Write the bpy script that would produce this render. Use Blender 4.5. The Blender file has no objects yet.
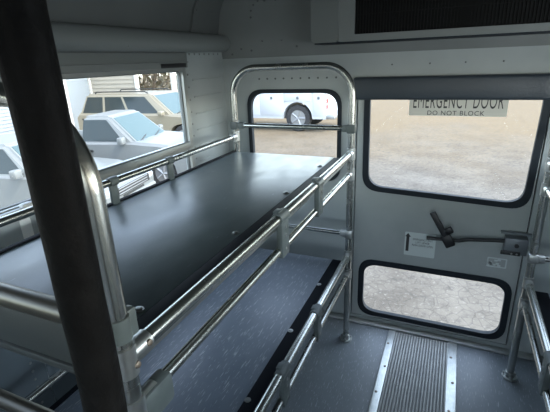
import bpy, bmesh, math, random
from mathutils import Vector, Matrix
from mathutils.geometry import tessellate_polygon
random.seed(7)
C = bpy.context.scene.collection
scene = bpy.context.scene
PI = math.pi

# ------------------------------------------------------------------ camera
cam_d = bpy.data.cameras.new('camera')
cam_d.sensor_width = 36.0
cam_d.lens = 405.0 * 36.0 / 550.0
cam_d.clip_start = 0.02
cam_d.clip_end = 300
cam = bpy.data.objects.new('camera', cam_d)
C.objects.link(cam)
R = ((0.9173959, 0.39629299, -0.03655982), (0.10247348, -0.32398531, -0.94049599), (-0.38455682, 0.85906075, -0.33783232))
right, down, fwd = Vector(R[0]), Vector(R[1]), Vector(R[2])
m = Matrix((right, -down, -fwd)).transposed().to_4x4()
m.translation = Vector((0, 0, 1.5))
cam.matrix_world = m
scene.camera = cam

# ------------------------------------------------------------------ light
w = bpy.data.worlds.new('sky'); scene.world = w; w.use_nodes = True
nt = w.node_tree; bg = nt.nodes['Background']
sky = nt.nodes.new('ShaderNodeTexSky'); sky.sky_type = 'NISHITA'
sky.sun_disc = False; sky.sun_elevation = math.radians(48); sky.sun_rotation = math.radians(90)
hs = nt.nodes.new('ShaderNodeHueSaturation'); hs.inputs['Saturation'].default_value = 0.62
nt.links.new(sky.outputs[0], hs.inputs['Color']); nt.links.new(hs.outputs[0], bg.inputs[0]); bg.inputs[1].default_value = 1.3

def light(name, kind, energy, color=(1, 1, 1), loc=(0, 0, 0), direction=(0, 0, -1), size=None):
    d = bpy.data.lights.new(name, kind); d.energy = energy; d.color = color
    o = bpy.data.objects.new(name, d); C.objects.link(o); o.location = loc
    o.rotation_euler = Vector(direction).to_track_quat('-Z', 'Y').to_euler()
    if size:
        d.shape = 'RECTANGLE'; d.size, d.size_y = size
    return o

sun = light('sun', 'SUN', 2.4, (1.0, 0.90, 0.74), (0, 0, 20), (-0.72, 0.16, -0.80))
sun.data.angle = math.radians(0.6)
# daylight coming in through the windscreen and the right-hand windows
light('windscreen_daylight', 'AREA', 6, (0.88, 0.97, 1.0), (0.0, -3.35, 1.35), (0, 1, -0.35), (1.9, 0.8))
light('right_window_daylight', 'AREA', 12, (0.88, 0.97, 1.0), (1.12, 1.0, 1.30), (-1, 0.7, -0.45), (1.7, 0.30))
# sky light entering by the windows in view (sampling portals)
def portal(loc, d, size):
    o = light('window_portal', 'AREA', 1, (1, 1, 1), loc, d, size); o.data.cycles.is_portal = True
portal((-1.30, 1.0, 1.12), (1, 0, 0), (1.5, .72))
portal((-.04, 2.2, 1.07), (0, -1, 0), (.78, .5))
portal((-.81, 2.2, 1.13), (0, -1, 0), (.52, .42))
portal((-.04, 2.2, .24), (0, -1, 0), (.78, .34))

vs = scene.view_settings
vs.view_transform = 'Standard'; vs.look = 'None'; vs.gamma = 1.0; vs.use_curve_mapping = False
vs.exposure = -0.12

# ------------------------------------------------------------------ materials
def mat(name, color, rough=0.5, metal=0.0, color2=None, nscale=20, bump=0.0, bscale=60, rough2=None, spec=0.5, stretch=(1, 1, 1), contrast=(0.35, 0.65)):
    mm = bpy.data.materials.new(name); mm.use_nodes = True
    n = mm.node_tree; p = n.nodes['Principled BSDF']
    p.inputs['Base Color'].default_value = (*color, 1)
    p.inputs['Roughness'].default_value = rough
    p.inputs['Metallic'].default_value = metal
    p.inputs['Specular IOR Level'].default_value = spec
    tc = n.nodes.new('ShaderNodeTexCoord'); mp = n.nodes.new('ShaderNodeMapping')
    mp.inputs['Scale'].default_value = stretch
    n.links.new(tc.outputs['Object'], mp.inputs[0])
    if color2 or rough2 is not None:
        t = n.nodes.new('ShaderNodeTexNoise'); t.inputs['Scale'].default_value = nscale; t.inputs['Detail'].default_value = 6
        n.links.new(mp.outputs[0], t.inputs['Vector'])
        r = n.nodes.new('ShaderNodeMapRange'); r.inputs[1].default_value, r.inputs[2].default_value = contrast
        n.links.new(t.outputs[0], r.inputs[0])
        if color2:
            mx = n.nodes.new('ShaderNodeMix'); mx.data_type = 'RGBA'
            mx.inputs[6].default_value = (*color, 1); mx.inputs[7].default_value = (*color2, 1)
            n.links.new(r.outputs[0], mx.inputs[0]); n.links.new(mx.outputs[2], p.inputs['Base Color'])
        if rough2 is not None:
            r2 = n.nodes.new('ShaderNodeMapRange'); r2.inputs[3].default_value, r2.inputs[4].default_value = rough, rough2
            n.links.new(r.outputs[0], r2.inputs[0]); n.links.new(r2.outputs[0], p.inputs['Roughness'])
    if bump:
        t2 = n.nodes.new('ShaderNodeTexNoise'); t2.inputs['Scale'].default_value = bscale; t2.inputs['Detail'].default_value = 4
        n.links.new(mp.outputs[0], t2.inputs['Vector'])
        b = n.nodes.new('ShaderNodeBump'); b.inputs['Strength'].default_value = bump; b.inputs['Distance'].default_value = 0.01
        n.links.new(t2.outputs[0], b.inputs['Height']); n.links.new(b.outputs[0], p.inputs['Normal'])
    return mm

def scratched(name, color, color2, rough, rough2, scratch=(0.36, 0.40, 0.44), angle=0.5, amount=0.70):
    """dark sheet vinyl with blotches and fine pale scratches"""
    mm = mat(name, color, rough, 0, color2, 13, 0.05, 140, rough2, 0.8, (1.6, .7, 1), (0.15, 0.85))
    n = mm.node_tree; p = n.nodes['Principled BSDF']
    src = p.inputs['Base Color'].links[0].from_socket
    tc = n.nodes.new('ShaderNodeTexCoord')
    last = src
    for a, sc in ((angle, 1.0), (angle + 0.5, 1.35)):
        mp = n.nodes.new('ShaderNodeMapping'); mp.inputs['Rotation'].default_value = (0, 0, a)
        mp.inputs['Scale'].default_value = (240 * sc, 20 * sc, 1)
        n.links.new(tc.outputs['Object'], mp.inputs[0])
        t = n.nodes.new('ShaderNodeTexNoise'); t.inputs['Scale'].default_value = 1.0; t.inputs['Detail'].default_value = 1
        n.links.new(mp.outputs[0], t.inputs['Vector'])
        r = n.nodes.new('ShaderNodeMapRange'); r.inputs[1].default_value = amount; r.inputs[2].default_value = amount + 0.06
        n.links.new(t.outputs[0], r.inputs[0])
        mx = n.nodes.new('ShaderNodeMix'); mx.data_type = 'RGBA'
        n.links.new(r.outputs[0], mx.inputs[0]); n.links.new(last, mx.inputs[6]); mx.inputs[7].default_value = (*scratch, 1)
        last = mx.outputs[2]
    n.links.new(last, p.inputs['Base Color'])
    return mm

def glass(name, tint=(0.95, 0.97, 0.96)):
    mm = bpy.data.materials.new(name); mm.use_nodes = True
    n = mm.node_tree; n.nodes.clear()
    out = n.nodes.new('ShaderNodeOutputMaterial'); mx = n.nodes.new('ShaderNodeMixShader')
    tr = n.nodes.new('ShaderNodeBsdfTransparent'); tr.inputs[0].default_value = (*tint, 1)
    gl = n.nodes.new('ShaderNodeBsdfGlossy'); gl.inputs['Roughness'].default_value = 0.02
    lw = n.nodes.new('ShaderNodeLayerWeight'); lw.inputs[0].default_value = 0.5
    pw = n.nodes.new('ShaderNodeMath'); pw.operation = 'POWER'; pw.inputs[1].default_value = 5
    fr = n.nodes.new('ShaderNodeMath'); fr.operation = 'MULTIPLY_ADD'; fr.inputs[1].default_value = 0.6; fr.inputs[2].default_value = 0.008
    n.links.new(lw.outputs['Facing'], pw.inputs[0]); n.links.new(pw.outputs[0], fr.inputs[0])
    n.links.new(fr.outputs[0], mx.inputs[0]); n.links.new(tr.outputs[0], mx.inputs[1]); n.links.new(gl.outputs[0], mx.inputs[2])
    n.links.new(mx.outputs[0], out.inputs[0])
    return mm

M = dict(
    wall=mat('grey_wall_paint', (0.385, 0.425, 0.425), 0.40, 0, (0.35, 0.388, 0.388), 5, 0.03, 30),
    door=mat('grey_door_paint', (0.41, 0.44, 0.43), 0.38, 0, (0.37, 0.40, 0.393), 6, 0.03, 30),
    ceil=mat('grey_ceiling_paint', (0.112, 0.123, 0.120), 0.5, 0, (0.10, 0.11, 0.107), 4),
    wallshade=mat('dark_blue_grey_shade', (0.085, 0.11, 0.125), 0.45, 0, (0.07, 0.092, 0.105), 5),  # shade of the lower left wall put into the colour
    rivet=mat('dirty_rivet', (0.12, 0.13, 0.13), 0.5, 0.3),
    upper=mat('darker_grey_enamel', (0.20, 0.215, 0.212), 0.45, 0, (0.18, 0.195, 0.192), 4),  # darker grey than the wall below
    duct=mat('pale_grey_enamel', (0.185, 0.202, 0.197), 0.4),
    floor=scratched('dark_floor_vinyl', (0.13, 0.158, 0.178), (0.17, 0.198, 0.218), 0.38, 0.52, angle=0.4, amount=0.67),
    board=scratched('dark_bunk_vinyl', (0.092, 0.122, 0.130), (0.165, 0.200, 0.205), 0.27, 0.44, angle=-0.5, amount=0.76),
    lowboard=scratched('navy_bunk_vinyl', (0.115, 0.145, 0.185), (0.165, 0.20, 0.245), 0.32, 0.5, angle=-0.6, amount=0.67),
    band=mat('black_edge_trim', (0.0035, 0.0055, 0.009), 0.6, 0, None, 20, 0, 60, None, 0.08),
    tube=mat('brushed_aluminium_tube', (0.47, 0.485, 0.46), 0.24, 1.0, (0.43, 0.445, 0.42), 12, 0, 60, 0.28),
    cast=mat('cast_aluminium', (0.50, 0.52, 0.51), 0.38, 1.0, (0.46, 0.48, 0.47), 60, 0.03, 120),
    clip=mat('grey_green_plastic', (0.105, 0.128, 0.127), 0.45, 0, (0.085, 0.105, 0.104), 25),
    steel=mat('bolt_steel', (0.30, 0.31, 0.30), 0.35, 1.0),
    rust=mat('dull_bolt', (0.20, 0.17, 0.14), 0.45, 0.8),
    rubber=mat('black_rubber', (0.017, 0.023, 0.030), 0.6, 0, None, 20, 0, 60, None, 0.25),
    pad=mat('blue_black_padding', (0.034, 0.046, 0.060), 0.38, 0, None, 20, 0.12, 90),
    sleeve=mat('black_padded_sleeve', (0.003, 0.0031, 0.0034), 0.6, 0, (0.006, 0.006, 0.0062), 30, 0.3, 45, None, 0.14),
    black=mat('black_paint', (0.015, 0.016, 0.018), 0.4),
    grille=mat('black_grille', (0.006, 0.0065, 0.0065), 0.6, 0, None, 20, 0, 60, None, 0.2),
    latch=mat('grey_latch_metal', (0.17, 0.19, 0.205), 0.4, 0.5),
    alu=mat('aluminium_strip', (0.50, 0.52, 0.51), 0.40, 0.8, (0.42, 0.44, 0.43), 40),
    rib=mat('ribbed_tread', (0.38, 0.39, 0.37), 0.45, 0.2, (0.30, 0.31, 0.30), 18),
    ribdark=mat('tread_groove', (0.18, 0.185, 0.18), 0.6),
    frame=mat('window_aluminium', (0.40, 0.42, 0.41), 0.4, 0.8),
    sign=mat('grey_sign_plastic', (0.62, 0.61, 0.55), 0.5),
    ink=mat('sign_ink', (0.035, 0.035, 0.035), 0.5),
    decal=mat('pale_decal', (0.66, 0.72, 0.70), 0.5),
    decaldim=mat('worn_decal', (0.62, 0.67, 0.66), 0.5),
    white=mat('white_paper', (0.80, 0.82, 0.80), 0.6),
    front=mat('front_panel', (0.04, 0.046, 0.046), 0.45),
    brown=mat('dull_bronze_tube', (0.11, 0.105, 0.09), 0.36, 0.7),
    glass=glass('clear_window_glass'),
    seal=mat('grey_window_seal', (0.16, 0.175, 0.17), 0.5),
    rim=mat('black_plastic', (0.02, 0.02, 0.02), 0.5),
    carwhite=mat('white_car_paint', (0.18, 0.19, 0.188), 0.3),
    carwhite2=mat('bright_white_car_paint', (0.19, 0.20, 0.196), 0.3),
    gold=mat('champagne_car_paint', (0.25, 0.222, 0.165), 0.3, 0.2),
    truck=mat('truck_white_paint', (0.50, 0.52, 0.55), 0.35),
    carglass=mat('dark_car_glass', (0.022, 0.032, 0.034), 0.1, 0, None, 20, 0, 60, None, 0.35),
    windshield=mat('green_windshield_glass', (0.075, 0.115, 0.12), 0.12, 0, None, 20, 0, 60, None, 0.2),
    tyre=mat('tyre_rubber', (0.03, 0.03, 0.032), 0.7),
    hub=mat('grey_hub', (0.35, 0.36, 0.37), 0.4, 0.6),
    lamp=mat('headlamp_glass', (0.55, 0.58, 0.6), 0.1, 0.3),
    siding=mat('cream_siding', (0.36, 0.325, 0.265), 0.6),
    garage=mat('blue_grey_door_shade', (0.27, 0.30, 0.32), 0.6),  # garage door with the facade's shade put into its colour
    roof=mat('grey_roof', (0.25, 0.25, 0.25), 0.7),
    whitepost=mat('white_post_paint', (0.7, 0.7, 0.66), 0.5),
    bark=mat('bark', (0.10, 0.075, 0.05), 0.8),
    leaf=mat('dull_foliage', (0.075, 0.075, 0.045), 0.7, 0, (0.15, 0.12, 0.08), 6),
    tail=mat('red_lamp', (0.4, 0.02, 0.02), 0.2),
)

def ground_mat():
    mm = mat('gravel_ground', (0.112, 0.100, 0.085), 0.9, 0, (0.175, 0.160, 0.138), 1.6, 0, 60, None, 0.2)
    n = mm.node_tree; p = n.nodes['Principled BSDF']
    src = p.inputs['Base Color'].links[0].from_socket
    tc = n.nodes.new('ShaderNodeTexCoord')
    def noise(scale, lo, hi, detail=5):
        t = n.nodes.new('ShaderNodeTexNoise'); t.inputs['Scale'].default_value = scale; t.inputs['Detail'].default_value = detail
        n.links.new(tc.outputs['Object'], t.inputs['Vector'])
        r = n.nodes.new('ShaderNodeMapRange'); r.inputs[1].default_value = lo; r.inputs[2].default_value = hi
        n.links.new(t.outputs[0], r.inputs[0]); return r.outputs[0]
    def mix(fac, a, col, scale=1.0):
        mx = n.nodes.new('ShaderNodeMix'); mx.data_type = 'RGBA'
        f = n.nodes.new('ShaderNodeMath'); f.operation = 'MULTIPLY'; f.inputs[1].default_value = scale
        n.links.new(fac, f.inputs[0]); n.links.new(f.outputs[0], mx.inputs[0])
        n.links.new(a, mx.inputs[6]); mx.inputs[7].default_value = (*col, 1); return mx.outputs[2]
    # sandy drive far from the bus, grey stone near it
    sep = n.nodes.new('ShaderNodeSeparateXYZ'); n.links.new(tc.outputs['Object'], sep.inputs[0])
    add = n.nodes.new('ShaderNodeMath'); add.operation = 'ADD'
    ns = noise(0.35, 0.0, 1.0)
    sc = n.nodes.new('ShaderNodeMath'); sc.operation = 'MULTIPLY'; sc.inputs[1].default_value = 9.0; n.links.new(ns, sc.inputs[0])
    n.links.new(sep.outputs[1], add.inputs[0]); n.links.new(sc.outputs[0], add.inputs[1])
    far = n.nodes.new('ShaderNodeMapRange'); far.inputs[1].default_value = 12; far.inputs[2].default_value = 20
    n.links.new(add.outputs[0], far.inputs[0])
    c = mix(far.outputs[0], src, (0.200, 0.145, 0.080), 0.9)
    c = mix(noise(14, 0.5, 0.75), c, (0.07, 0.065, 0.06), 0.6)
    c = mix(noise(30, 0.58, 0.72), c, (0.24, 0.225, 0.205), 0.8)
    v = n.nodes.new('ShaderNodeTexVoronoi'); v.feature = 'DISTANCE_TO_EDGE'; v.inputs['Scale'].default_value = 9
    n.links.new(tc.outputs['Object'], v.inputs['Vector'])
    r = n.nodes.new('ShaderNodeMapRange'); r.inputs[1].default_value = 0.05; r.inputs[2].default_value = 0.0
    n.links.new(v.outputs[0], r.inputs[0])
    c = mix(r.outputs[0], c, (0.05, 0.047, 0.044), 0.5)
    n.links.new(c, p.inputs['Base Color'])
    return mm
M['ground'] = ground_mat()

# ------------------------------------------------------------------ mesh helpers
class MB:
    def __init__(s): s.bm = bmesh.new()
    def box(s, lo, hi, bevel=0.0, mtx=None, seg=2):
        lo, hi = Vector(lo), Vector(hi)
        b = bmesh.new(); bmesh.ops.create_cube(b, size=1)
        for v in b.verts:
            v.co = Vector((lo[i] + (v.co[i] + .5) * (hi[i] - lo[i]) for i in range(3)))
        if bevel:
            bmesh.ops.bevel(b, geom=list(b.edges), offset=bevel, segments=seg, affect='EDGES', profile=0.5)
        return s.add(b, mtx)
    def add(s, b, mtx=None):
        if mtx is not None: b.transform(mtx)
        mp = {}
        for v in b.verts: mp[v] = s.bm.verts.new(v.co)
        for f in b.faces:
            try: s.bm.faces.new([mp[v] for v in f.verts])
            except ValueError: pass
        b.free(); return s
    def tube(s, pts, r, fillet=0.0, seg=16, cap=True, fseg=8):
        pts = [Vector(p) for p in pts]
        path = [pts[0]]
        for i in range(1, len(pts) - 1):
            a, b, c = pts[i - 1], pts[i], pts[i + 1]
            if fillet:
                u, v = (a - b).normalized(), (c - b).normalized()
                ang = u.angle(v); t = fillet / math.tan(ang / 2)
                p0, p1 = b + u * t, b + v * t
                cen = b + (u + v).normalized() * (fillet / math.sin(ang / 2))
                n = (p0 - cen).cross(p1 - cen).normalized(); tot = (p0 - cen).angle(p1 - cen)
                for k in range(fseg + 1):
                    path.append(cen + Matrix.Rotation(tot * k / fseg, 3, n) @ (p0 - cen))
            else: path.append(b)
        path.append(pts[-1])
        d0 = (path[1] - path[0]).normalized()
        up = Vector((0, 0, 1)) if abs(d0.z) < .9 else Vector((1, 0, 0))
        nrm = d0.cross(up).normalized()
        rings = []
        for i, p in enumerate(path):
            if i == 0: d = path[1] - path[0]
            elif i == len(path) - 1: d = path[-1] - path[-2]
            else: d = (path[i + 1] - p).normalized() + (p - path[i - 1]).normalized()
            d.normalize()
            nrm = (nrm - d * nrm.dot(d)).normalized(); bn = d.cross(nrm)
            rings.append([s.bm.verts.new(p + (nrm * math.cos(2 * PI * k / seg) + bn * math.sin(2 * PI * k / seg)) * r) for k in range(seg)])
        for i in range(len(rings) - 1):
            for k in range(seg):
                s.bm.faces.new((rings[i][k], rings[i][(k + 1) % seg], rings[i + 1][(k + 1) % seg], rings[i + 1][k]))
        if cap:
            s.bm.faces.new(rings[0][::-1]); s.bm.faces.new(rings[-1])
        return s
    def cyl(s, a, b, r, seg=16): return s.tube([a, b], r, 0, seg)
    def dome(s, p, n, r, h):
        """a rivet or screw head"""
        p, n = Vector(p), Vector(n).normalized()
        t = n.orthogonal().normalized(); u = n.cross(t)
        prev = None
        for rr, hh in ((r, 0.0), (r * .8, h * .75)):
            ring = [s.bm.verts.new(p + n * hh + (t * math.cos(k * PI / 4) + u * math.sin(k * PI / 4)) * rr) for k in range(8)]
            if prev:
                for k in range(8): s.bm.faces.new((prev[k], prev[(k + 1) % 8], ring[(k + 1) % 8], ring[k]))
            prev = ring
        top = s.bm.verts.new(p + n * h)
        for k in range(8): s.bm.faces.new((prev[k], prev[(k + 1) % 8], top))
        return s
    def plate(s, outer, holes, thick, mtx):
        """flat sheet in local xy with holes, from local z=0 to thick"""
        loops = [[Vector((x, y, 0)) for x, y in outer]] + [[Vector((x, y, 0)) for x, y in h] for h in holes]
        flat = [v for l in loops for v in l]
        tris = tessellate_polygon(loops)
        lo = [s.bm.verts.new(mtx @ v) for v in flat]
        hi = [s.bm.verts.new(mtx @ (v + Vector((0, 0, thick)))) for v in flat]
        for t in tris:
            if len(set(t)) < 3: continue
            s.bm.faces.new([hi[i] for i in t]); s.bm.faces.new([lo[i] for i in t][::-1])
        k = 0
        for l in loops:
            n = len(l)
            for i in range(n):
                j = (i + 1) % n
                s.bm.faces.new((lo[k + i], lo[k + j], hi[k + j], hi[k + i]))
            k += n
        return s
    def strip(s, prof, y0, y1, thick=None):
        """profile of (x,z) points swept along y"""
        a = [s.bm.verts.new((x, y0, z)) for x, z in prof]; b = [s.bm.verts.new((x, y1, z)) for x, z in prof]
        n = len(prof)
        for i in range(n if thick is None else n - 1):
            j = (i + 1) % n
            s.bm.faces.new((a[i], a[j], b[j], b[i]))
        if thick is None:
            s.bm.faces.new(a[::-1]); s.bm.faces.new(b)
        return s
    def build(s, name, material, parent=None, angle=40, loc=None):
        bmesh.ops.recalc_face_normals(s.bm, faces=list(s.bm.faces))
        me = bpy.data.meshes.new(name)
        if loc is not None:
            s.bm.transform(Matrix.Translation(-Vector(loc)))
        s.bm.to_mesh(me); s.bm.free()
        for p in me.polygons: p.use_smooth = True
        me.set_sharp_from_angle(angle=math.radians(angle))
        me.materials.append(material)
        o = bpy.data.objects.new(name, me); C.objects.link(o)
        if parent: o.parent = parent
        if loc is not None: o.location = loc
        return o

def rrect(x0, y0, x1, y1, r, n=8):
    out = []
    for cx, cy, a in ((x1 - r, y0 + r, -90), (x1 - r, y1 - r, 0), (x0 + r, y1 - r, 90), (x0 + r, y0 + r, 180)):
        for k in range(n + 1):
            t = math.radians(a + 90 * k / n); out.append((cx + r * math.cos(t), cy + r * math.sin(t)))
    return out
def rquad(q, r, n=8):
    """quadrilateral (counter-clockwise) with rounded corners"""
    out = []; q = [Vector((x, y)) for x, y in q]
    for i in range(4):
        a, b, c = q[i - 1], q[i], q[(i + 1) % 4]
        u, v = (a - b).normalized(), (c - b).normalized()
        for k in range(n + 1):
            t = k / n
            p0, p1 = b + u * r, b + v * r
            out.append(tuple(p0 * (1 - t) ** 2 + b * 2 * t * (1 - t) + p1 * t * t))
            pass
    return out
def rect(x0, y0, x1, y1): return [(x0, y0), (x1, y0), (x1, y1), (x0, y1)]
def on_back(y): return Matrix(((1, 0, 0, 0), (0, 0, -1, y), (0, 1, 0, 0), (0, 0, 0, 1)))      # local x->X, y->Z, z->-Y
def on_left(x): return Matrix(((0, 0, 1, x), (1, 0, 0, 0), (0, 1, 0, 0), (0, 0, 0, 1)))       # local x->Y, y->Z, z->+X
def on_right(x): return Matrix(((0, 0, -1, x), (-1, 0, 0, 0), (0, 1, 0, 0), (0, 0, 0, 1)))    # local x->-Y, y->Z, z->-X

def tag(o, label=None, cat=None, group=None, kind=None):
    if label: o['label'] = label
    if cat: o['category'] = cat
    if group: o['group'] = group
    if kind: o['kind'] = kind
    return o
def empty(name, loc, label, cat, group=None, rz=0):
    o = bpy.data.objects.new(name, None); C.objects.link(o); o.location = loc; o.rotation_euler = (0, 0, rz)
    o.empty_display_size = .1
    bpy.context.view_layer.update()
    return tag(o, label, cat, group)
def under(o, parent):
    """keep world placement while parenting"""
    o.parent = parent; o.matrix_parent_inverse = parent.matrix_world.inverted(); return o
def text_mesh(body, width, height, mtx, name, material, parent, depth=0.0006, bold=0.0):
    cu = bpy.data.curves.new('lettering', 'FONT'); cu.body = body; cu.align_x = 'CENTER'; cu.align_y = 'CENTER'; cu.extrude = depth; cu.offset = bold; cu.space_character = 1.14
    ob = bpy.data.objects.new('lettering', cu); C.objects.link(ob)
    bpy.context.view_layer.update()
    dg = bpy.context.evaluated_depsgraph_get()
    me = bpy.data.meshes.new_from_object(ob.evaluated_get(dg), depsgraph=dg)
    bpy.data.objects.remove(ob); bpy.data.curves.remove(cu)
    xs = [v.co.x for v in me.vertices]; ys = [v.co.y for v in me.vertices]
    sx, sy = width / (max(xs) - min(xs)), height / (max(ys) - min(ys))
    ox, oy = (max(xs) + min(xs)) / 2, (max(ys) + min(ys)) / 2
    for v in me.vertices:
        v.co = mtx @ Vector(((v.co.x - ox) * sx, (v.co.y - oy) * sy, v.co.z))
    me.materials.clear(); me.materials.append(material)
    o = bpy.data.objects.new(name, me); C.objects.link(o)
    if parent: under(o, parent)
    return o

# ------------------------------------------------------------------ the setting
XL, XR, YB, YF = -1.23, 1.17, 2.10, -3.40
XC = (XL + XR) / 2
f = MB(); f.box((XL - .05, YF, -.06), (XR + .05, YB + .05, 0))
tag(f.build('floor', M['floor']), kind='structure')
gw = [(.13, .72), (.35, .80), (.80, .95)]
# left wall with one long side window, three more forward of it
WIN = (0.945, 1.703, 0.78, 1.473)
WINB = (0.56, 0.885, 1.095, 1.476)
f = MB(); rv = MB()
holes = [rrect(WIN[0], WIN[2], WIN[1], WIN[3], .025), rrect(WINB[0], WINB[2], WINB[1], WINB[3], .025)] + [rrect(y, WINB[2], y + .85, WINB[3], .025) for y in (-.60, -1.90, -3.00)]
f.plate(rect(YF, 0, YB, 1.66), holes, .028, on_left(XL - .028))
# raised end panel with pressed grooves
f.plate(rect(1.735, .0, 2.099, 1.56), [], .004, on_left(XL))
for k in range(6):
    z = 1.01 + .083 * k
    f.box((XL + .004, 1.785, z - .006), (XL + .0085, 2.07, z + .002), .002)
for z in [1.03 + .06 * k for k in range(9)]:
    rv.dome((XL + .004, 1.750, z), (1, 0, 0), .0055, .003)
for y in [1.78 + .045 * k for k in range(7)]:
    rv.dome((XL + .004, y, 1.545), (1, 0, 0), .0055, .003)
for k in range(10): rv.dome((XL + .002, .675, .40 + .034 * k), (1, 0, 0), .005, .003)
for k in range(12): rv.dome((XL + .003, .74 + .085 * k, .70), (1, 0, 0), .005, .003)
fk = MB(); fk.box((XL, -1.2, .02), (XL + .002, .72, .93), .0005); fk.box((XL, .722, .02), (XL + .0025, 1.70, .745), .0005)  # added sheets that darken the lower wall in place of shade
wl = tag(f.build('wall_left', M['wall']), kind='structure'); rv.build('rivets', M['steel'], wl); fk.build('wall_shade_panel', M['wallshade'], wl)
f = MB()
f.plate(rect(-YB, 0, -YF, 1.66), [rrect(-y - 1.05, 1.095, -y, WIN[3], .025) for y in (.55, -.65, -1.85, -3.05)], .05, on_right(XR + .05))
tag(f.build('wall_right', M['wall']), kind='structure')
f = MB()
f.plate(rect(XL - .05, 0, XR + .05, 2.05), [rrect(XL + .2, .95, XR - .2, 1.75, .1)], .05, on_back(YF))
tag(f.build('wall_front', M['wall']), kind='structure')

# rear wall: two corner windows and the door opening
DX0, DX1 = -.462, .378
ZTILT = 1.518
f = MB(); rv = MB(); rvp = MB()
cell_l = rquad([(-1.075, .865), (-.548, .865), (-.548, 1.345), (-1.075, 1.345)], .09)
cell_r = [(-.062 - x + .005, z) for x, z in cell_l][::-1]
door_hole = rect(DX0, .03, DX1, 1.405)
f.plate(rect(XL - .05, 0, XR + .05, ZTILT), [cell_l, cell_r, door_hole], .02, on_back(YB + .02))
# upper plate leaning into the ceiling
fup = MB()
top = 2.02; lean = .10
vs_ = [(XL - .05, YB, ZTILT), (XR + .05, YB, ZTILT), (XR + .05, YB - lean, top), (XL - .05, YB - lean, top)]
lo = [fup.bm.verts.new(Vector(v)) for v in vs_]; hi = [fup.bm.verts.new(Vector(v) + Vector((0, .03, .0))) for v in vs_]
fup.bm.faces.new(lo); fup.bm.faces.new(hi[::-1])
for i in range(4): fup.bm.faces.new((lo[i], hi[i], hi[(i + 1) % 4], lo[(i + 1) % 4]))
def leaned(z, off=0.0):  # y of the leaning plate at height z
    return YB - lean * (z - ZTILT) / (top - ZTILT) - off
for k in range(10): rv.dome((-1.005 + .048 * k, YB, 1.408), (0, -1, 0), .0055, .003)
for x, z in [(-1.16, 1.54), (-1.10, 1.565), (-1.04, 1.555), (-.97, 1.60), (-.86, 1.60), (-.78, 1.565)]:
    rvp.dome((x, leaned(max(z, ZTILT)), z), (0, -1, 0), .006, .0035)
for x in (-.30, -.13, .02, .17):
    rv.dome((x, YB, 1.462), (0, -1, 0), .004, .003)
# thin access plate with a rounded corner
q = rrect(-1.035, 1.60, -.60, 1.80, .085)
lm = Matrix.Translation((0, -.0015, 0)) @ on_back(0)
ang = math.atan2(lean, top - ZTILT)
pl = MB(); pl.plate([(x, (z - ZTILT) / math.cos(ang)) for x, z in q], [], .004, Matrix.Translation((0, YB, ZTILT)) @ Matrix.Rotation(ang, 4, 'X') @ on_back(0))
for x, z in q[18:27:2]:
    cx, cz = -.82, 1.70
    d = Vector((cx - x, cz - z)).normalized() * .018
    rvp.dome((x + d.x, leaned(z + d.y, .004), z + d.y), (0, -1, 0), .006, .003)
for k in range(6): rvp.dome((-.93 + .06 * k, leaned(1.782, .004), 1.782), (0, -1, 0), .006, .003)
wb = tag(f.build('wall_back', M['wall']), kind='structure'); rv.build('rivets', M['rivet'], wb)
up = tag(fup.build('trim_7', M['upper']), kind='structure')
pl.build('access_plate', M['upper'], up); rvp.build('rivets', M['rivet'], up)

# arched ceiling
prof = [(XL - .01, 1.60), (-1.222, 1.66), (-1.195, 1.75), (-1.145, 1.83), (-1.05, 1.90), (-.90, 1.945), (-.6, 1.975), (XC, 1.985)]
prof = prof + [(2 * XC - x, z) for x, z in prof[-2::-1]]
f = MB()
outer = [(XC + (x - XC) * 1.04, z + .035) for x, z in prof]
f.strip(prof + outer[::-1], YF, YB + .03)
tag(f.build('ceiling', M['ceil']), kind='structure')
# roof ribs
for i, (y0, y1) in enumerate(((1.80, 1.98), (.25, .40), (-1.2, -1.05))):
    f = MB()
    inner = [(XC + (x - XC) * .992, z - .008) for x, z in prof]
    f.strip([(x, z + .004) for x, z in prof] + inner[::-1], y0, y1)
    for j, (x, z) in enumerate(inner[1:5]):
        for yy in (y0 + .02, y1 - .02): f.dome((x, yy, z), (1, 0, -.5), .006, .004)
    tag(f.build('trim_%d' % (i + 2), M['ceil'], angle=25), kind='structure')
# rounded wiring duct along the left wall above the window, with a collar near the end
f = MB()
def duct_prof(r, zc=1.597, xc=-1.205):
    return [(XL - .01, zc + r)] + [(xc + r * 1.1 * math.sin(t), zc + r * math.cos(t)) for t in [PI * k / 12 for k in range(13)]] + [(XL - .01, zc - r)]
f.strip(duct_prof(.045), YF, 1.845)
f.strip(duct_prof(.0435), 1.845, 2.07)
f.strip(duct_prof(.039), 2.07, 2.082)
f.dome((-1.165, 1.30, 1.575), (1, 0, -.3), .006, .004)
f.dome((-1.165, .95, 1.575), (1, 0, -.3), .006, .004)
tag(f.build('trim_1', M['duct'], angle=25), kind='structure')
# sloping ledge under the duct, above the window glass
f = MB(); f.box((XL, .2, 1.483), (XL + .022, 1.735, 1.552), .004)
f.box((XL, .2, 1.506), (XL + .028, 1.735, 1.512), .002)
tag(f.build('trim_5', M['duct']), kind='structure')
# threshold along the foot of the rear wall
f = MB(); f.box((XL, 2.055, 0), (XR, 2.10, .012), .004)
for x in (-.33, -.10, .12, .3): f.dome((x, 2.075, .012), (0, 0, 1), .006, .003)
tag(f.build('baseboard_back', M['door']), kind='structure')

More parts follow.
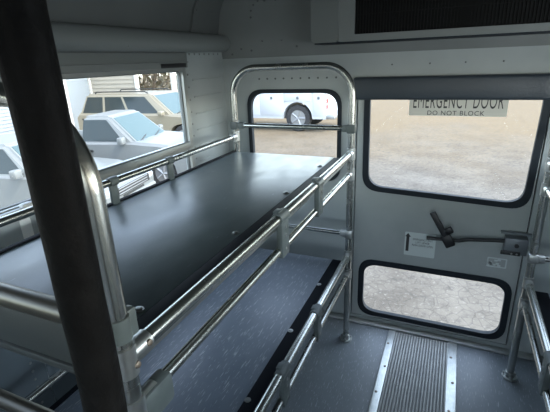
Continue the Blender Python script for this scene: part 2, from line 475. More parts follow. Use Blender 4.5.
# left side windows
def side_window(name, win, rail):
    f = MB()
    y0, y1, z0, z1 = win
    f.plate(rrect(y0 - .022, z0 - .03, y1 + .02, z1 + .012, .02), [rrect(y0 + .008, z0 + .008, y1 - .006, z1 - .004, .02)], .018, on_left(XL - .004))
    if rail: f.box((XL - .03, y0, 1.086), (XL + .014, y1, 1.128), .004)
    else: f.box((XL, y0, z0 - .020), (XL + .030, y1, z0 + .004), .005)
    w1 = tag(f.build(name, M['frame']), kind='structure')
    f = MB(); f.plate(rrect(y0 + .002, z0 + .002, y1 - .002, z1 - .002, .02), [rrect(y0 + .011, z0 + .011, y1 - .011, z1 - .008, .02)], .012, on_left(XL - .014))
    if rail: f.box((XL + .010, y0 + .01, 1.127), (XL + .016, y1 - .012, 1.134), .001)
    f.build('rubber_seal', M['seal'], w1)
    f = MB(); f.box((XL - .025, y0 + .004, z0 + .004), (XL - .02, y1 - .004, z1 - .004)); f.build('pane', M['glass'], w1)
    return w1
side_window('window_1', WIN, True)
w2 = side_window('window_2', WINB, False)
f = MB(); f.box((XL + .012, .765, 1.082), (XL + .036, .80, 1.110), .006); tag(f.build('latch', M['white'], w2), 'white sash latch')
# other side windows of the bus
for i, y in enumerate((-.60, -1.90, -3.00)):
    f = MB(); f.box((XL - .025, y, WINB[2]), (XL - .02, y + .85, WINB[3])); tag(f.build('window_%d' % (i + 3), M['glass']), kind='structure')

# rear corner windows: black rubber gasket and pane
def gasket(hole, inset, y, name_parent=None, name='gasket', outer=.014):
    xs = [p[0] for p in hole]; zs = [p[1] for p in hole]
    cx, cz = (min(xs) + max(xs)) / 2, (min(zs) + max(zs)) / 2
    def sc(d): return [(cx + (x - cx) * (1 + d / ((max(xs) - min(xs)) / 2)), cz + (z - cz) * (1 + d / ((max(zs) - min(zs)) / 2))) for x, z in hole]
    g = MB(); g.plate(sc(outer), [sc(-inset)], .012, on_back(y))
    g.plate(sc(-.001), [sc(-inset - .004)], .026, on_back(YB + .018))
    o = g.build(name, M['rubber'], name_parent)
    p = MB(); p.plate(sc(-.001), [], .004, on_back(YB + .0125)); p = p.build('pane', M['glass'], o)
    return o
for i, h in enumerate((cell_l, cell_r)):
    tag(gasket(h, .009, YB + .002, None, 'window_%d' % (i + 6), .008), kind='structure')

# emergency door
f = MB()
up_h = rquad([(-.405, .838), (.348, .808), (.362, 1.375), (-.412, 1.385)], .085)
lo_h = rquad([(-.408, .062), (.345, .062), (.345, .402), (-.408, .402)], .085)
f.plate(rect(DX0 + .006, .034, DX1 - .006, 1.40), [up_h, lo_h], .018, on_back(YB + .018))
door = tag(f.build('door_1', M['door']), kind='structure')
tag(gasket(up_h, .012, YB + .006, door, 'upper_window_gasket'), 'black rubber gasket of the large door window')
tag(gasket(lo_h, .012, YB + .006, door, 'lower_window_gasket'), 'black rubber gasket of the low door window')
f = MB(); f.plate(rect(DX0 - .012, .02, DX1 + .012, 1.415), [rect(DX0 + .014, .046, DX1 - .014, 1.39)], .004, on_back(YB + .0225)); f.build('light_leak_seal', M['rubber'], door)  # rubber ring added behind the door gap to block leaking light
# padded header over the door
f = MB(); f.box((-.475, 2.045, 1.302), (.46, 2.10, 1.408), .012, seg=3)
tag(f.build('trim_6', M['pad']), kind='structure')

# latch assembly with lever
lt = empty('door_latch', (.31, 2.09, .60), 'grey latch box with long black release lever on the emergency door', 'latch')
f = MB(); f.box((.275, 2.035, .573), (.372, 2.092, .655), .005); o = under(f.build('latch_box', M['latch']), lt)
f2 = MB(); f2.cyl((.325, 2.036, .622), (.325, 2.030, .622), .010); f2.build('keyhole', M['black'], o)
f2 = MB(); f2.box((.262, 2.028, .572), (.345, 2.037, .592), .003); f2.build('slot_plate', M['black'], o)
f2 = MB(); [f2.dome((x, 2.028, .582), (0, -1, 0), .005, .004) for x in (.308, .330)]; f2.build('screw', M['steel'], o)
f = MB(); f.tube([(-.075, 2.055, .598), (.075, 2.055, .604), (.12, 2.055, .617), (.285, 2.06, .632)], .0095, .03); tag(under(f.build('lever', M['black']), lt), 'black bent release lever')
f = MB()
hm = Matrix.Translation((.0, 2.045, .645)) @ Matrix.Rotation(math.radians(-31), 4, 'Y')
f.box((-.014, -.010, -.075), (.014, .010, .115), .004, hm)
f.box((-.024, -.014, -.085), (.024, .012, -.02), .006, hm)
f.box((.008, -.012, -.02), (.045, .010, .012), .004, hm)
o = under(f.build('handle', M['black']), lt)
f = MB(); f.box((.255, 2.06, .667), (.385, 2.085, .675), .002); under(f.build('guard_bar', M['latch']), lt)
lt.location.x += .006; lt.location.z += .012

# writing on the door
sg = empty('door_sign', (.0, 2.085, 1.27), 'grey emergency door sign with black lettering on the upper door glass', 'sign')
f = MB(); f.plate(rrect(-.208, 1.224, .213, 1.345, .003), [], .003, on_back(2.1075)); under(f.build('sign_plate', M['sign']), sg)
text_mesh('EMERGENCY DOOR', .385, .068, on_back(2.1040) @ Matrix.Translation((.003, 1.293, 0)), 'lettering', M['ink'], sg, bold=0.0)
text_mesh('DO NOT BLOCK', .245, .021, on_back(2.1040) @ Matrix.Translation((.0, 1.2375, 0)), 'lettering', M['ink'], sg)
lb = empty('instruction_label', (-.105, 2.0995, .545), 'pale instruction label with an upward black arrow beside the door lever', 'label')
f = MB(); f.plate(rrect(-.180, .476, -.024, .612, .006), [], .0012, on_back(2.1002)); under(f.build('label_sheet', M['decal']), lb)
f = MB(); f.plate([(-.172, .50), (-.157, .50), (-.157, .585), (-.150, .585), (-.1645, .606), (-.179, .585), (-.172, .585)], [], .0006, on_back(2.0992)); under(f.build('arrow', M['ink']), lb)
for t, z, wd in (('EMERGENCY EXIT', .574, .10), ('LIFT LEVER', .557, .07), ('PUSH DOOR OPEN', .540, .105)):
    text_mesh(t, wd, .011, on_back(2.0988) @ Matrix.Translation((-.088, z, 0)), 'lettering', M['ink'], lb, .0003)
f = MB()
for k in range(9):
    x = .235 + .068 * random.random(); z = .484 + .036 * random.random()
    f.box((x - .007, 2.0988, z - .005), (x + .008, 2.1002, z + .005))
f.plate(rrect(.225, .476, .313, .529, .003), [rrect(.231, .482, .307, .523, .003)], .0012, on_back(2.1002))
tag(f.build('worn_sticker', M['decaldim']), 'small worn pale sticker below the latch box on the door', 'sticker')
f = MB(); f.plate(rrect(.764, .975, .80, 1.052, .003), [], .0015, on_left(XL))
tag(f.build('paper_label', M['white']), 'white paper label on grey wall below the side window', 'label')
f = MB(); f.box((XL + .0225, 1.53, 1.486), (XL + .0245, 1.715, 1.504), .0005)
tag(f.build('window_sticker', M['black']), 'black strip sticker above the right end of the side window', 'sticker')

# air conditioning housing over the rear door
ac = empty('air_conditioner', (-.03, 2.0, 1.57), 'grey air conditioning housing with black grille above the emergency door', 'air conditioner')
f = MB()
ax0, ax1, az0, az1, ay = -.640, .585, 1.567, 1.935, 1.90
pr = [(ax0, ay + .045), (ax0 + .012, ay + .012), (ax0 + .125, ay + .004), (ax0 + .133, ay), (ax1 - .02, ay), (ax1, ay + .03)]
gx0, gx1, gz0, gz1 = -.440, .53, 1.595, 1.915
f.plate(rrect(ax0 + .128, az0, ax1, az1, .012), [rect(gx0, gz0, gx1, gz1)], .012, on_back(ay + .012))
# sloping left cheek and the box behind
f.plate(rrect(ax0, az0, ax0 + .134, az1, .02), [], .012, Matrix.Translation((ax0, ay + .022, 0)) @ Matrix.Rotation(math.radians(-7), 4, 'Z') @ Matrix.Translation((-ax0, 0, 0)) @ on_back(0))
f.box((ax0 + .02, ay + .03, az0 + .006), (ax1 - .02, 2.03, az1), .006)
under(f.build('housing', M['duct']), ac)
f = MB(); f.box((gx0 - .004, ay + .016, gz0 - .004), (gx1 + .004, ay + .028, gz1 + .004))
g = under(f.build('grille', M['grille']), ac)
f = MB()
k = gx0 + .008
while k < gx1:
    f.box((k - .0018, ay + .010, gz0), (k + .0018, ay + .017, gz1)); k += .0125
for z in (gz0 + .08, gz0 + .16, gz0 + .24): f.box((gx0, ay + .011, z - .0015), (gx1, ay + .016, z + .0015))
f.build('grille_bars', M['grille'], g)
f = MB(); f.box((ax0 + .015, ay + .008, az0 - .006), (ax1, 2.06, az0 + .002), .002)  # dark strip added as the shadow line under the housing
tag(under(f.build('bottom_shadow', M['rubber']), ac), 'black strip standing in for the shadow along the bottom edge')

# ribbed aluminium tread down the aisle
tr = empty('aisle_tread', (-.04, 1.2, 0), 'ribbed aluminium tread strip with bright edge bars along the aisle floor', 'floor tread')
f = MB(); f.box((-.188, -2.6, 0), (.096, 2.045, .004)); rp = under(f.build('ribbed_plate', M['ribdark']), tr)
f = MB()
for k in range(20):
    x = -.178 + .0142 * k
    f.strip([(x - .0048, .003), (x - .003, .009), (x + .003, .009), (x + .0048, .003)], -2.6, 2.04)
f.build('ribs', M['rib'], rp)
for x0, x1 in ((-.222, -.184), (.093, .138)):
    f = MB(); f.box((x0, -2.6, 0), (x1, 2.05, .012), .004); e = under(f.build('edge_bar', M['alu']), tr)
    for k in range(6):
        f = MB(); f.dome(((x0 + x1) / 2 + (.006 if k % 2 else -.006), 1.92 - .185 * k, .012), (0, 0, 1), .007, .003); f.build('screw', M['rust'], e)

# ------------------------------------------------------------------ bunk racks
def rack(side, label):
    def X(x): return x if side == 'l' else -.062 - x
    xo, xi, yb, yf = -.437, -1.056, 1.888, .375
    sg = 1 if side == 'l' else -1
    rt = empty('bunk_rack', (X(-.75), 1.13, 0), label, 'bunk rack', 'two-tier bunk racks')
    def P(mb, name, material, lab=None, parent=None):
        o = mb.build(name, material)
        under(o, parent or rt)
        if lab: o['label'] = lab
        return o
    def bx(mb, lo, hi, bevel=0.0):
        a, b = X(lo[0]), X(hi[0]); mb.box((min(a, b), lo[1], lo[2]), (max(a, b), hi[1], hi[2]), bevel); return mb
    # end hoops standing on floor flanges
    for y in (yf, yb):
        h = MB().tube([(X(xi), y, .004), (X(xi), y, 1.470), (X(xo), y, 1.470), (X(xo), y, .004)], .0165, .13, 20, fseg=12)
        h = P(h, 'end_hoop', M['tube'])
        for x in (xi, xo):
            g = MB().cyl((X(x), y, 0), (X(x), y, .010), .034, 20).cyl((X(x), y, .008), (X(x), y, .034), .022, 20)
            for a in (0.6, 2.7, 4.8): g.cyl((X(x) + .026 * math.cos(a), y + .026 * math.sin(a), .008), (X(x) + .026 * math.cos(a), y + .026 * math.sin(a), .019), .0065, 6)
            P(g, 'foot_flange', M['cast'], None, h)
    for tier, (zb, zt, zl, zi, zc) in enumerate(((1.050, 1.070, .968, 1.130, 1.188), (.500, .533, .424, .595, .652))):
        # board with a dark band on the aisle edge
        b = MB(); bx(b, (xi - .005, yf + .035, zb - .022), (xo - .075, yb - .018, zb), .003)
        b = P(b, 'bunk_board', M['board' if tier == 0 else 'lowboard'])
        e = MB(); bx(e, (xo - .078, yf + .035, zb - .028), (xo - .022, yb - .018, zb - .001 if tier == 0 else zb + .002), .002)
        P(e, 'edge_band', M['band'], 'black edge band', b)
        e = MB(); bx(e, (xi - .014, yf + .035, zb - .024), (xi + .004, yb - .018, zb + .006), .002)
        P(e, 'edge_band', M['band'], 'black edge band', b)
        if tier == 0: e = MB(); bx(e, (xo - .024, yf + .04, zb - .026), (xo - .014, yb - .018, zb + .004), .002); P(e, 'edge_channel', M['cast'], None, b)
        else: e = MB(); bx(e, (xo - .026, yf + .04, zb - .026), (xo - .020, yb - .018, zb + .006), .001); P(e, 'edge_channel', M['cast'], None, b)
        for y in ((.51, .905, 1.285, 1.69) if tier == 0 else (.49, .86, 1.23, 1.60)):
            xb = xo - .092 if tier == 0 else xo - .068
            s = MB().cyl((X(xb), y, zb), (X(xb), y, zb + .0025), .011, 14).dome((X(xb), y, zb + .002), (0, 0, 1), .0075, .004)
            P(s, 'board_bolt', M['steel'], None, b)
        # rails
        t = MB().cyl((X(xo), yf, zt), (X(xo), yb, zt), .0148, 18); P(t, 'upper_rail', M['tube'])
        t = MB().cyl((X(xo), yf, zl), (X(xo), yb, zl), .0118, 16); P(t, 'lower_rail', M['tube'])
        t = MB().cyl((X(xi), yf, zi), (X(xi), yb, zi), .0125, 16); P(t, 'inner_rail', M['tube'])
        # hinge brackets clipped over the outer rails
        for y in ((1.012, 1.362) if tier == 0 else (.985, 1.345)):
            k = MB()
            k.tube([(X(xo), y - .030, zt), (X(xo), y + .030, zt)], .0185, 0, 16)
            bx(k, (xo - .004, y - .027, zl - .020), (xo + .016, y + .027, zt + .004), .004)
            bx(k, (xo - .018, y - .016, zt + .006), (xo + .004, y + .016, zt + .021), .004)
            k = P(k, 'rail_bracket', M['clip'])
            for z in (zt - .028, zt - .055, zl + .005):
                s = MB().dome((X(xo + .016), y, z), (sg, 0, 0), .006, .003); P(s, 'bolt', M['steel'], None, k)
        for y in (1.00, 1.315):
            k = MB(); bx(k, (xi - .006, y - .017, zb - .03), (xi + .006, y + .017, zi + .004), .004)
            k.tube([(X(xi), y - .018, zi), (X(xi), y + .018, zi)], .016, 0, 16)
            P(k, 'rail_bracket', M['clip'])
        # rear end cross bar with clamps
        t = MB().cyl((X(xi), yb, zc), (X(xo), yb, zc), .0120, 16); P(t, 'cross_bar', M['tube'])
        for x in (xi, xo):
            k = MB(); bx(k, (x - .020, yb - .022, zc - .022), (x + .020, yb + .022, zc + .020), .006)
            d = .055 if x == xi else -.045
            bx(k, (min(x, x + d), yb - .016, zc - .017), (max(x, x + d), yb + .016, zc + .015), .005)
            k = P(k, 'cross_bar_clamp', M['clip'] if tier == 0 or x == xi else M['cast'])
        # tees joining the rails to the rear and front posts
        for y, s2 in ((yb, -1), (yf, 1)):
            for z, rr, nm in ((zt, .0148, 1), (zl, .0118, 0)):
                t = MB().cyl((X(xo), y, z - .030), (X(xo), y, z + .024), .0198, 18).cyl((X(xo), y, z), (X(xo), y + s2 * .05, z), rr + .0032, 18)
                t = P(t, 'rail_tee', M['cast'])
                if nm and y == yf:
                    for p in ((X(xo) + sg * .019, y + .006, z - .012), (X(xo) + sg * .0165, y + .040, z + .004)):
                        s = MB().dome(p, (sg, .0, .2), .0065, .004); P(s, 'bolt', M['rust'], None, t)
        t = MB().cyl((X(xi), yb, zi - .025), (X(xi), yb, zi + .025), .0198, 18).cyl((X(xi), yb, zi), (X(xi), yb - .05, zi), .0155, 18); P(t, 'rail_tee', M['cast'])
        # front end: cross bar, collars and end plate
        zf = 1.128 if tier == 0 else .600
        t = MB().cyl((X(xi), yf, zf), (X(xo), yf, zf), .0195, 18); P(t, 'cross_bar', M['brown'])
        k = MB().cyl((X(xo), yf, zf - .022), (X(xo), yf, zf + .018), .0190, 20)
        bx(k, (xo - .006, yf + .012, zf - .026), (xo + .012, yf + .030, zf + .022), .004)
        P(k, 'clamp_collar', M['clip'])
        k = MB(); bx(k, (xi + .02, yf - .006, zb - .035), (xo - .02, yf + .006, zf - .018), .003)
        bx(k, (xi + .02, yf - .012, zb - .040), (xo - .02, yf + .034, zb - .024), .003)
        P(k, 'end_plate', M['front'])
        # plastic boot on the front end of the lower rail
        k = MB(); bx(k, (xo - .016, yf - .004, zl - .050), (xo + .016, yf + .085, zl + .012), .008); P(k, 'rail_boot', M['clip'])
    t = MB().cyl((X(xi), yf, .848), (X(xo), yf, .848), .0165, 18); P(t, 'cross_bar', M['brown'])
    return rt
rack('l', 'two-tier aluminium bunk rack with dark boards along the left window wall')
rack('r', 'aluminium bunk rack at the right edge, beside the emergency door latch')

# padded pole close to the camera
pp = empty('padded_pole', (-.291, .213, 0), 'thick black padded pole standing close in the foreground', 'pole')
f = MB(); N = 40
path = [(-.2915 + .006 * (i / N) + .0006 * math.sin(i * 2.3), .209 + .008 * (i / N) + .0005 * math.cos(i * 1.7), .05 + 1.86 * i / N) for i in range(N + 1)]
f.tube(path, .0195, 0, 20); under(f.build('sleeve', M['sleeve']), pp)
f = MB(); f.tube([(-.2917, .209, .0), (-.2853, .2172, 1.978)], .0155, 0, 16); under(f.build('pole', M['black']), pp)
f = MB(); f.cyl((-.2917, .209, 0), (-.2917, .209, .012), .04, 20); under(f.build('base_flange', M['black']), pp)

# ------------------------------------------------------------------ outdoors
G = -.90
f = MB(); f.box((-60, -40, G - .2), (60, 90, G))
tag(f.build('ground', M['ground']), kind='structure')

def wheel(mb_tyre, x, y, r, wd, out):
    """tyre torus-like ring and hub, axle along local y"""
    prof_ = [(r * .62, -wd / 2), (r * .93, -wd / 2), (r, -wd * .3), (r, wd * .3), (r * .93, wd / 2), (r * .62, wd / 2)]
    n = 24
    t = MB(); rings = []
    for k in range(n):
        a = 2 * PI * k / n
        rings.append([t.bm.verts.new((x + rr * math.cos(a), y + yy, r + rr * math.sin(a))) for rr, yy in prof_])
    for k in range(n):
        A, B = rings[k], rings[(k + 1) % n]
        for j in range(6): t.bm.faces.new((A[j], A[(j + 1) % 6], B[(j + 1) % 6], B[j]))
    h = MB().cyl((x, y - wd * .38, r), (x, y + wd * .38, r), r * .64, 20).cyl((x, y - wd * .45, r), (x, y + wd * .45, r), r * .16, 12)
    for k in range(5):
        a = 2 * PI * k / 5
        h.tube([(x, y + out * wd * .40, r), (x + r * .58 * math.cos(a), y + out * wd * .42, r + r * .58 * math.sin(a))], r * .08, 0, 6)
    return t, h

def vehicle(name, label, cat, cx, cy, rz, paint, prof_body, half, cab, wheels, wr, pillars, extras=None, slope=.10, scale=(1, 1)):
    rt = empty(name, (cx, cy, G), label, cat, None, rz)
    rt.scale = (scale[0], scale[0], scale[1])
    def P(mb, nm, material, parent=None, lab=None):
        o = mb.build(nm, material, parent or rt, angle=35)
        if lab: o['label'] = lab
        return o
    # lower body: side outline with wheel arches, shoulders drawn in
    pts = list(prof_body)
    bott = []
    for wx in sorted(wheels):
        for k in range(9):
            a = PI - PI * k / 8; bott.append((wx + wr * 1.22 * math.cos(a), .30 + max(0, wr * 1.22 * math.sin(a) + wr - .30)))
    x0, x1 = pts[0][0], pts[-1][0]
    outline = [(x0, .30)] + bott + [(x1, .30)] + pts[::-1]
    cl = []
    for p in outline:
        if not cl or (Vector(p) - Vector(cl[-1])).length > 1e-4: cl.append(p)
    b = bmesh.new()
    tri = tessellate_polygon([[Vector((x, z, 0)) for x, z in cl]])
    rows = []
    hmax = max(z for _, z in cl)
    for yy, inset in ((-half, 1), (-half + .07, 0), (half - .07, 0), (half, 1)):
        row = []
        for x, z in cl:
            zz, xx = z, x
            if inset:
                if z > .62: zz = z - .05 * min(1, (z - .62) / .2)
                xx = x * .985
            row.append(b.verts.new((xx, yy, zz)))
        rows.append(row)
    n = len(cl)
    for A, B in zip(rows, rows[1:]):
        for i in range(n): b.faces.new((A[i], A[(i + 1) % n], B[(i + 1) % n], B[i]))
    for t in tri:
        b.faces.new([rows[0][i] for i in t]); b.faces.new([rows[-1][i] for i in t][::-1])
    body = MB().add(b); P(body, 'body', paint)
    # cabin: belt line and roof line
    (bx0, bx1, zb), (rx0, rx1, zr) = cab
    hb, hr = half - .04, half - .04 - slope * 1.6
    def corner(x, s, t): return None
    lowq = [(bx0, -hb, zb), (bx1, -hb, zb), (bx1, hb, zb), (bx0, hb, zb)]
    upq = [(rx0, -hr, zr), (rx1, -hr, zr), (rx1, hr, zr), (rx0, hr, zr)]
    b = bmesh.new()
    lo = [b.verts.new(v) for v in lowq]; up = [b.verts.new(v) for v in upq]
    b.faces.new(lo[::-1]); b.faces.new(up)
    for i in range(4): b.faces.new((lo[i], lo[(i + 1) % 4], up[(i + 1) % 4], up[i]))
    bmesh.ops.bevel(b, geom=[e for e in b.edges if any(v in up for v in e.verts)], offset=.06, segments=3, affect='EDGES')
    cabn = P(MB().add(b), 'cabin', paint)
    # glass panels lie on the cabin faces
    def panel(a, b_, c, d, u0, u1, v0, v1, nm, material, off=.006):
        a, b_, c, d = map(Vector, (a, b_, c, d))
        def at(u, v): return (a * (1 - u) + b_ * u) * (1 - v) + (d * (1 - u) + c * u) * v
        nn = (b_ - a).cross(d - a).normalized() * off
        q = [at(u0, v0), at(u1, v0), at(u1 * .995 + u0 * .005, v1), at(u0, v1)]
        g = MB(); lo_ = [g.bm.verts.new(p - nn * 2) for p in q]; hi_ = [g.bm.verts.new(p + nn) for p in q]
        g.bm.faces.new(lo_[::-1]); g.bm.faces.new(hi_)
        for i in range(4): g.bm.faces.new((lo_[i], lo_[(i + 1) % 4], hi_[(i + 1) % 4], hi_[i]))
        return P(g, nm, material, cabn)
    panel(lowq[1], lowq[2], upq[2], upq[1], .07, .93, .06, .90, 'windshield', M['windshield'])
    panel(lowq[3], lowq[0], upq[0], upq[3], .10, .90, .10, .85, 'rear_window', M['carglass'])
    for u0, u1 in pillars:
        panel(lowq[0], lowq[1], upq[1], upq[0], u0, u1, .10, .86, 'side_window', M['carglass'])
        panel(lowq[2], lowq[3], upq[3], upq[2], 1 - u1, 1 - u0, .10, .86, 'side_window', M['carglass'])
    for wx in wheels:
        for s in (-1, 1):
            t, h = wheel(None, wx, s * (half - .12), wr, .20, s)
            t = P(t, 'wheel', M['tyre']); P(h, 'hub', M['hub'], t)
    # lamps, mirrors, handles, bumper, grille
    zf = [z for x, z in pts if x >= x1 - .05][0] if False else pts[-2][1]
    for s in (-1, 1):
        g = MB(); g.box((x1 - .16, s * (half - .30) - .13, zf - .20), (x1 - .012, s * (half - .30) + .13, zf - .05), .03); P(g, 'headlamp', M['lamp'])
        g = MB(); g.box((bx1 - .38, s * (half + .09) - .09, zb + .02), (bx1 - .24, s * (half + .09) + .09, zb + .16), .03); P(g, 'mirror', paint)
        g = MB(); g.box((bx0 + .15, s * half - .03, zb - .16), (bx0 + .36, s * half + .03, zb - .11), .012); P(g, 'door_handle', M['rim'])
    g = MB(); g.box((x1 - .08, -half * .45, zf - .20), (x1 + .012, half * .45, zf - .06), .015); P(g, 'grille', M['rim'])
    g = MB(); g.box((x1 - .14, -half + .06, .32), (x1 + .06, half - .06, .52), .05, seg=3); P(g, 'bumper', paint)
    g = MB(); g.box((x1 + .05, -.40, .36), (x1 + .068, .40, .45), .01); P(g, 'air_intake', M['rim'])
    for s in (-1, 1):
        g = MB(); g.tube([(bx1 - .02, s * .35 - .25, zb + .035), (bx1 - .12, s * .35 + .2, zb + .10)], .012, 0, 6); P(g, 'wiper', M['rim'])
    if extras: extras(P, rt)
    return rt

# nearest white sedan
def sedan_front(P, rt):
    for z in (.60, .645, .69):
        g = MB(); g.box((2.20, -.52, z - .010), (2.275, .52, z + .010), .004); P(g, 'grille_bar', M['hub'])
    g = MB(); g.box((2.262, -.60, .575), (2.268, .60, .71), .002); P(g, 'grille_opening', M['rim'])
    for s in (-1, 1):
        g = MB(); g.box((2.10, s * .70 - .10, .60), (2.262, s * .70 + .10, .71), .03); P(g, 'headlamp', M['lamp'])
vehicle('car', 'white sedan nearest the side window, only its hood and bumper showing', 'car', -6.45, 4.45, .2, M['carwhite2'],
        [(-2.2, .35), (-2.2, .88), (-1.6, .98), (-1.1, .98), (.75, .95), (1.5, .90), (2.1, .76), (2.25, .62), (2.25, .35)], .86,
        ((-1.5, .85, .92), (-.95, .15, 1.42)), (-1.35, 1.38), .31, ((.08, .46), (.50, .90)), sedan_front, scale=(.82, .95))
# white pickup
def pickup_bed(P, rt):
    g = MB(); g.box((-2.35, -.84, .50), (-.60, -.78, .98), .02); g.box((-2.35, .78, .50), (-.60, .84, .98), .02); g.box((-2.40, -.84, .50), (-2.33, .84, .98), .02)
    P(g, 'bed_sides', M['carwhite'])
vehicle('pickup_truck', 'white single-cab pickup truck parked in front of the champagne wagon', 'truck', -6.72, 6.80, .20, M['carwhite'],
        [(-2.4, .35), (-2.4, .70), (-.62, .70), (-.55, .97), (.80, .97), (1.5, .93), (2.15, .84), (2.35, .70), (2.35, .35)], .86,
        ((-.56, .95, .92), (-.46, .22, 1.47)), (-1.45, 1.52), .33, ((.04, .80),), pickup_bed, scale=(.86, 1.0))
# champagne SUV
def racks(P, rt):
    for s in (-1, 1):
        g = MB().tube([(-1.7, s * .58, 1.66), (-1.65, s * .58, 1.72), (.1, s * .58, 1.72), (.2, s * .58, 1.66)], .018, .03, 8); P(g, 'roof_rail', M['rim'])
vehicle('wagon', 'champagne wagon with roof rails behind the white pickup truck', 'car', -8.99, 10.86, .082, M['gold'],
        [(-2.3, .35), (-2.3, .95), (-2.2, 1.05), (.85, 1.05), (1.6, 1.0), (2.15, .90), (2.3, .75), (2.3, .35)], .90,
        ((-2.22, 1.15, 1.0), (-1.95, .35, 1.66)), (-1.4, 1.45), .36, ((.04, .27), (.30, .54), (.57, .88)), racks, scale=(1.05, .96))

# utility service truck behind the bus
def service_truck():
    rt = empty('service_truck', (-6.0, 14.5, G), 'white utility truck with side lockers seen through the rear corner window', 'truck')
    def P(mb, nm, material, parent=None): return mb.build(nm, material, parent or rt, angle=35)
    # local: faces -x, near side at y=-1
    b = MB()
    outline = [(-1.35, .45), (.40, .45)]
    for k in range(11):
        a = PI - PI * k / 10; outline.append((.95 + .54 * math.cos(a), .48 + .54 * math.sin(a)))
    outline += [(1.50, .45), (1.98, .45), (1.98, 1.42), (-1.35, 1.42)]
    b.plate(outline, [], 2.0, Matrix(((1, 0, 0, 0), (0, 0, 1, -1.0), (0, 1, 0, 0), (0, 0, 0, 1))))
    body = P(b, 'service_body', M['truck'])
    for x0, x1, z0, z1 in ((-1.28, -.50, .55, 1.36), (-.45, .42, .55, 1.36), (.48, 1.45, 1.03, 1.36), (1.53, 1.92, .55, 1.36)):
        d = MB(); d.box((x0, -1.018, z0), (x1, -.99, z1), .012); d = P(d, 'locker_door', M['truck'], body)
        h = MB(); h.box(((x0 + x1) / 2 - .045, -1.035, z1 - .25), ((x0 + x1) / 2 + .045, -1.012, z1 - .15), .01); P(h, 'handle', M['latch'], d)
    # frame for cab
    c = MB()
    cab = [(-3.5, .45), (-1.45, .45), (-1.45, 2.0), (-2.5, 2.0), (-3.0, 1.35), (-4.1, 1.2), (-4.2, .5)]
    c.plate(cab, [], 1.9, Matrix(((1, 0, 0, 0), (0, 0, 1, -.95), (0, 1, 0, 0), (0, 0, 0, 1))))
    c = P(c, 'cab', M['truck'])
    g = MB(); g.plate([(-2.85, 1.4), (-1.65, 1.4), (-1.65, 1.88), (-2.5, 1.88)], [], .03, Matrix(((1, 0, 0, 0), (0, 0, 1, -.965), (0, 1, 0, 0), (0, 0, 0, 1)))); P(g, 'side_window', M['carglass'], c)
    for wx in (.95, -3.3):
        for s in (-1, 1):
            t, h = wheel(None, wx, s * .84, .46, .26, s); t = P(t, 'wheel', M['tyre']); P(h, 'hub', M['hub'], t)
    g = MB(); g.box((-3.2, -.45, .38), (2.15, .45, .55), .02); P(g, 'chassis', M['rim'])
    g = MB(); g.box((1.98, -1.0, .45), (2.28, 1.0, .60), .03); P(g, 'rear_bumper', M['hub'])
    for z in (.85, 1.05):
        g = MB(); g.box((1.975, -.95, z - .07), (1.995, -.80, z + .07), .008); P(g, 'tail_lamp', M['tail'])
    g = MB().tube([(-1.3, -.9, 1.42), (-1.3, -.9, 2.2), (1.9, -.9, 2.2), (1.9, -.9, 1.42)], .04, .1, 8); P(g, 'ladder_rack', M['truck'])
service_truck()

# building with cream lap siding beyond the cars
bd = empty('building', (-16, 12, G), 'cream building with horizontal lap siding beyond the parked vehicles', 'building')
f = MB()
def lap(mb, a, b, z0, z1, nrm, step=.16):
    a, b, nrm = Vector(a), Vector(b), Vector(nrm)
    z = z0
    while z < z1:
        q = [(a, z, .03), (b, z, .03), (b, z + step, .0), (a, z + step, .0)]
        vs2 = [mb.bm.verts.new(Vector((p.x, p.y, zz)) + nrm * o) for p, zz, o in q]
        mb.bm.faces.new(vs2)
        q = [(a, z, .0), (b, z, .0), (b, z, .03), (a, z, .03)]
        vs2 = [mb.bm.verts.new(Vector((p.x, p.y, zz)) + nrm * o) for p, zz, o in q]
        mb.bm.faces.new(vs2)
        z += step
f.box((-19.9, 4.0, G), (-14.02, 12.55, 3.2)); f.box((-19.9, 12.5, G), (-18.5, 16.0, 3.2))
f.box((-18.0, 13.02, G), (-11.55, 13.16, 3.2))
lap(f, (-14, 4, 0), (-14, 13, 0), G, 3.2, (1, 0, 0))
lap(f, (-14, 13, 0), (-11.52, 13, 0), G, 3.2, (0, -1, 0))
under(f.build('wall', M['siding'], angle=10), bd)
f = MB(); f.box((-20.2, 3.6, 3.2), (-13.6, 16.4, 3.4), .02); f.box((-14, 12.6, 3.2), (-11.3, 13.4, 3.4), .02); under(f.build('roof', M['roof']), bd)
for p in ((-11.52, 12.99), (-13.98, 12.99)):
    f = MB(); f.box((p[0] - .06, p[1] - .06, G), (p[0] + .06, p[1] + .06, 3.2), .01); under(f.build('corner_board', M['whitepost']), bd)
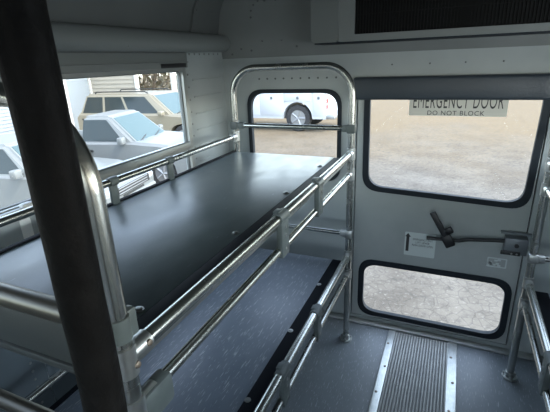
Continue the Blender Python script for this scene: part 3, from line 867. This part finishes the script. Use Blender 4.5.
f = MB(); f.box((-13.99, 8.2, G), (-13.95, 12.85, 2.6)); lap(f, (-13.93, 8.2, 0), (-13.93, 12.85, 0), G, 2.5, (1, 0, 0), .12); under(f.build('garage_door', M['garage'], angle=10), bd)
f = MB(); f.box((-13.92, 11.35, G), (-13.86, 11.75, 1.4), .01); under(f.build('door_jamb', M['whitepost']), bd)

# shrubs and posts past the building
def shrub(x, y, h, r, label, n=420):
    rt = empty('shrub', (x, y, G), label, 'shrub', 'dry shrubs beyond the wagon')
    rnd = random.Random(int(x * 31 + y * 7))
    f = MB()
    for k in range(n):
        a = rnd.random() * 2 * PI; u = rnd.random() ** .5; z = .25 + rnd.random() * (h - .25)
        rr = r * u * (1 - .55 * abs(z / h - .45))
        p = Vector((rr * math.cos(a), rr * math.sin(a), z))
        d = Vector((rnd.gauss(0, 1), rnd.gauss(0, 1), rnd.gauss(0, 1))).normalized(); e = d.orthogonal().normalized() * .09; d *= .16
        v = [f.bm.verts.new(q) for q in (p - d, p + e, p + d, p - e)]; f.bm.faces.new(v)
    tag(f.build('foliage', M['leaf'], rt))
    f = MB()
    for k in range(6):
        a = k * PI / 3
        f.tube([(0, 0, 0), (r * .25 * math.cos(a), r * .25 * math.sin(a), h * .4), (r * .6 * math.cos(a), r * .6 * math.sin(a), h * .85)], .035, 0, 6)
    f.build('stem', M['bark'], rt)
shrub(-13.6, 16.0, 3.4, 1.4, 'tall dry brown shrub beside the cream building corner')
shrub(-18.2, 21.4, 3.8, 2.0, 'dry brown shrub farthest back behind the building corner')
shrub(-15.6, 19.6, 3.4, 1.5, 'dry brown shrub nearest the white posts')
pt = empty('carport', (-11.2, 14.9, G), 'white painted carport posts at the right end of the side window view', 'carport')
for dx, dy in ((0, 0), (.42, .45)):
    f = MB(); f.box((dx - .09, dy - .09, 0), (dx + .09, dy + .09, 3.4), .01); f.build('post', M['whitepost'], pt)
f = MB(); f.box((-.1, -.1, 3.4), (2.6, 3.0, 3.55), .01); f.build('roof', M['roof'], pt)
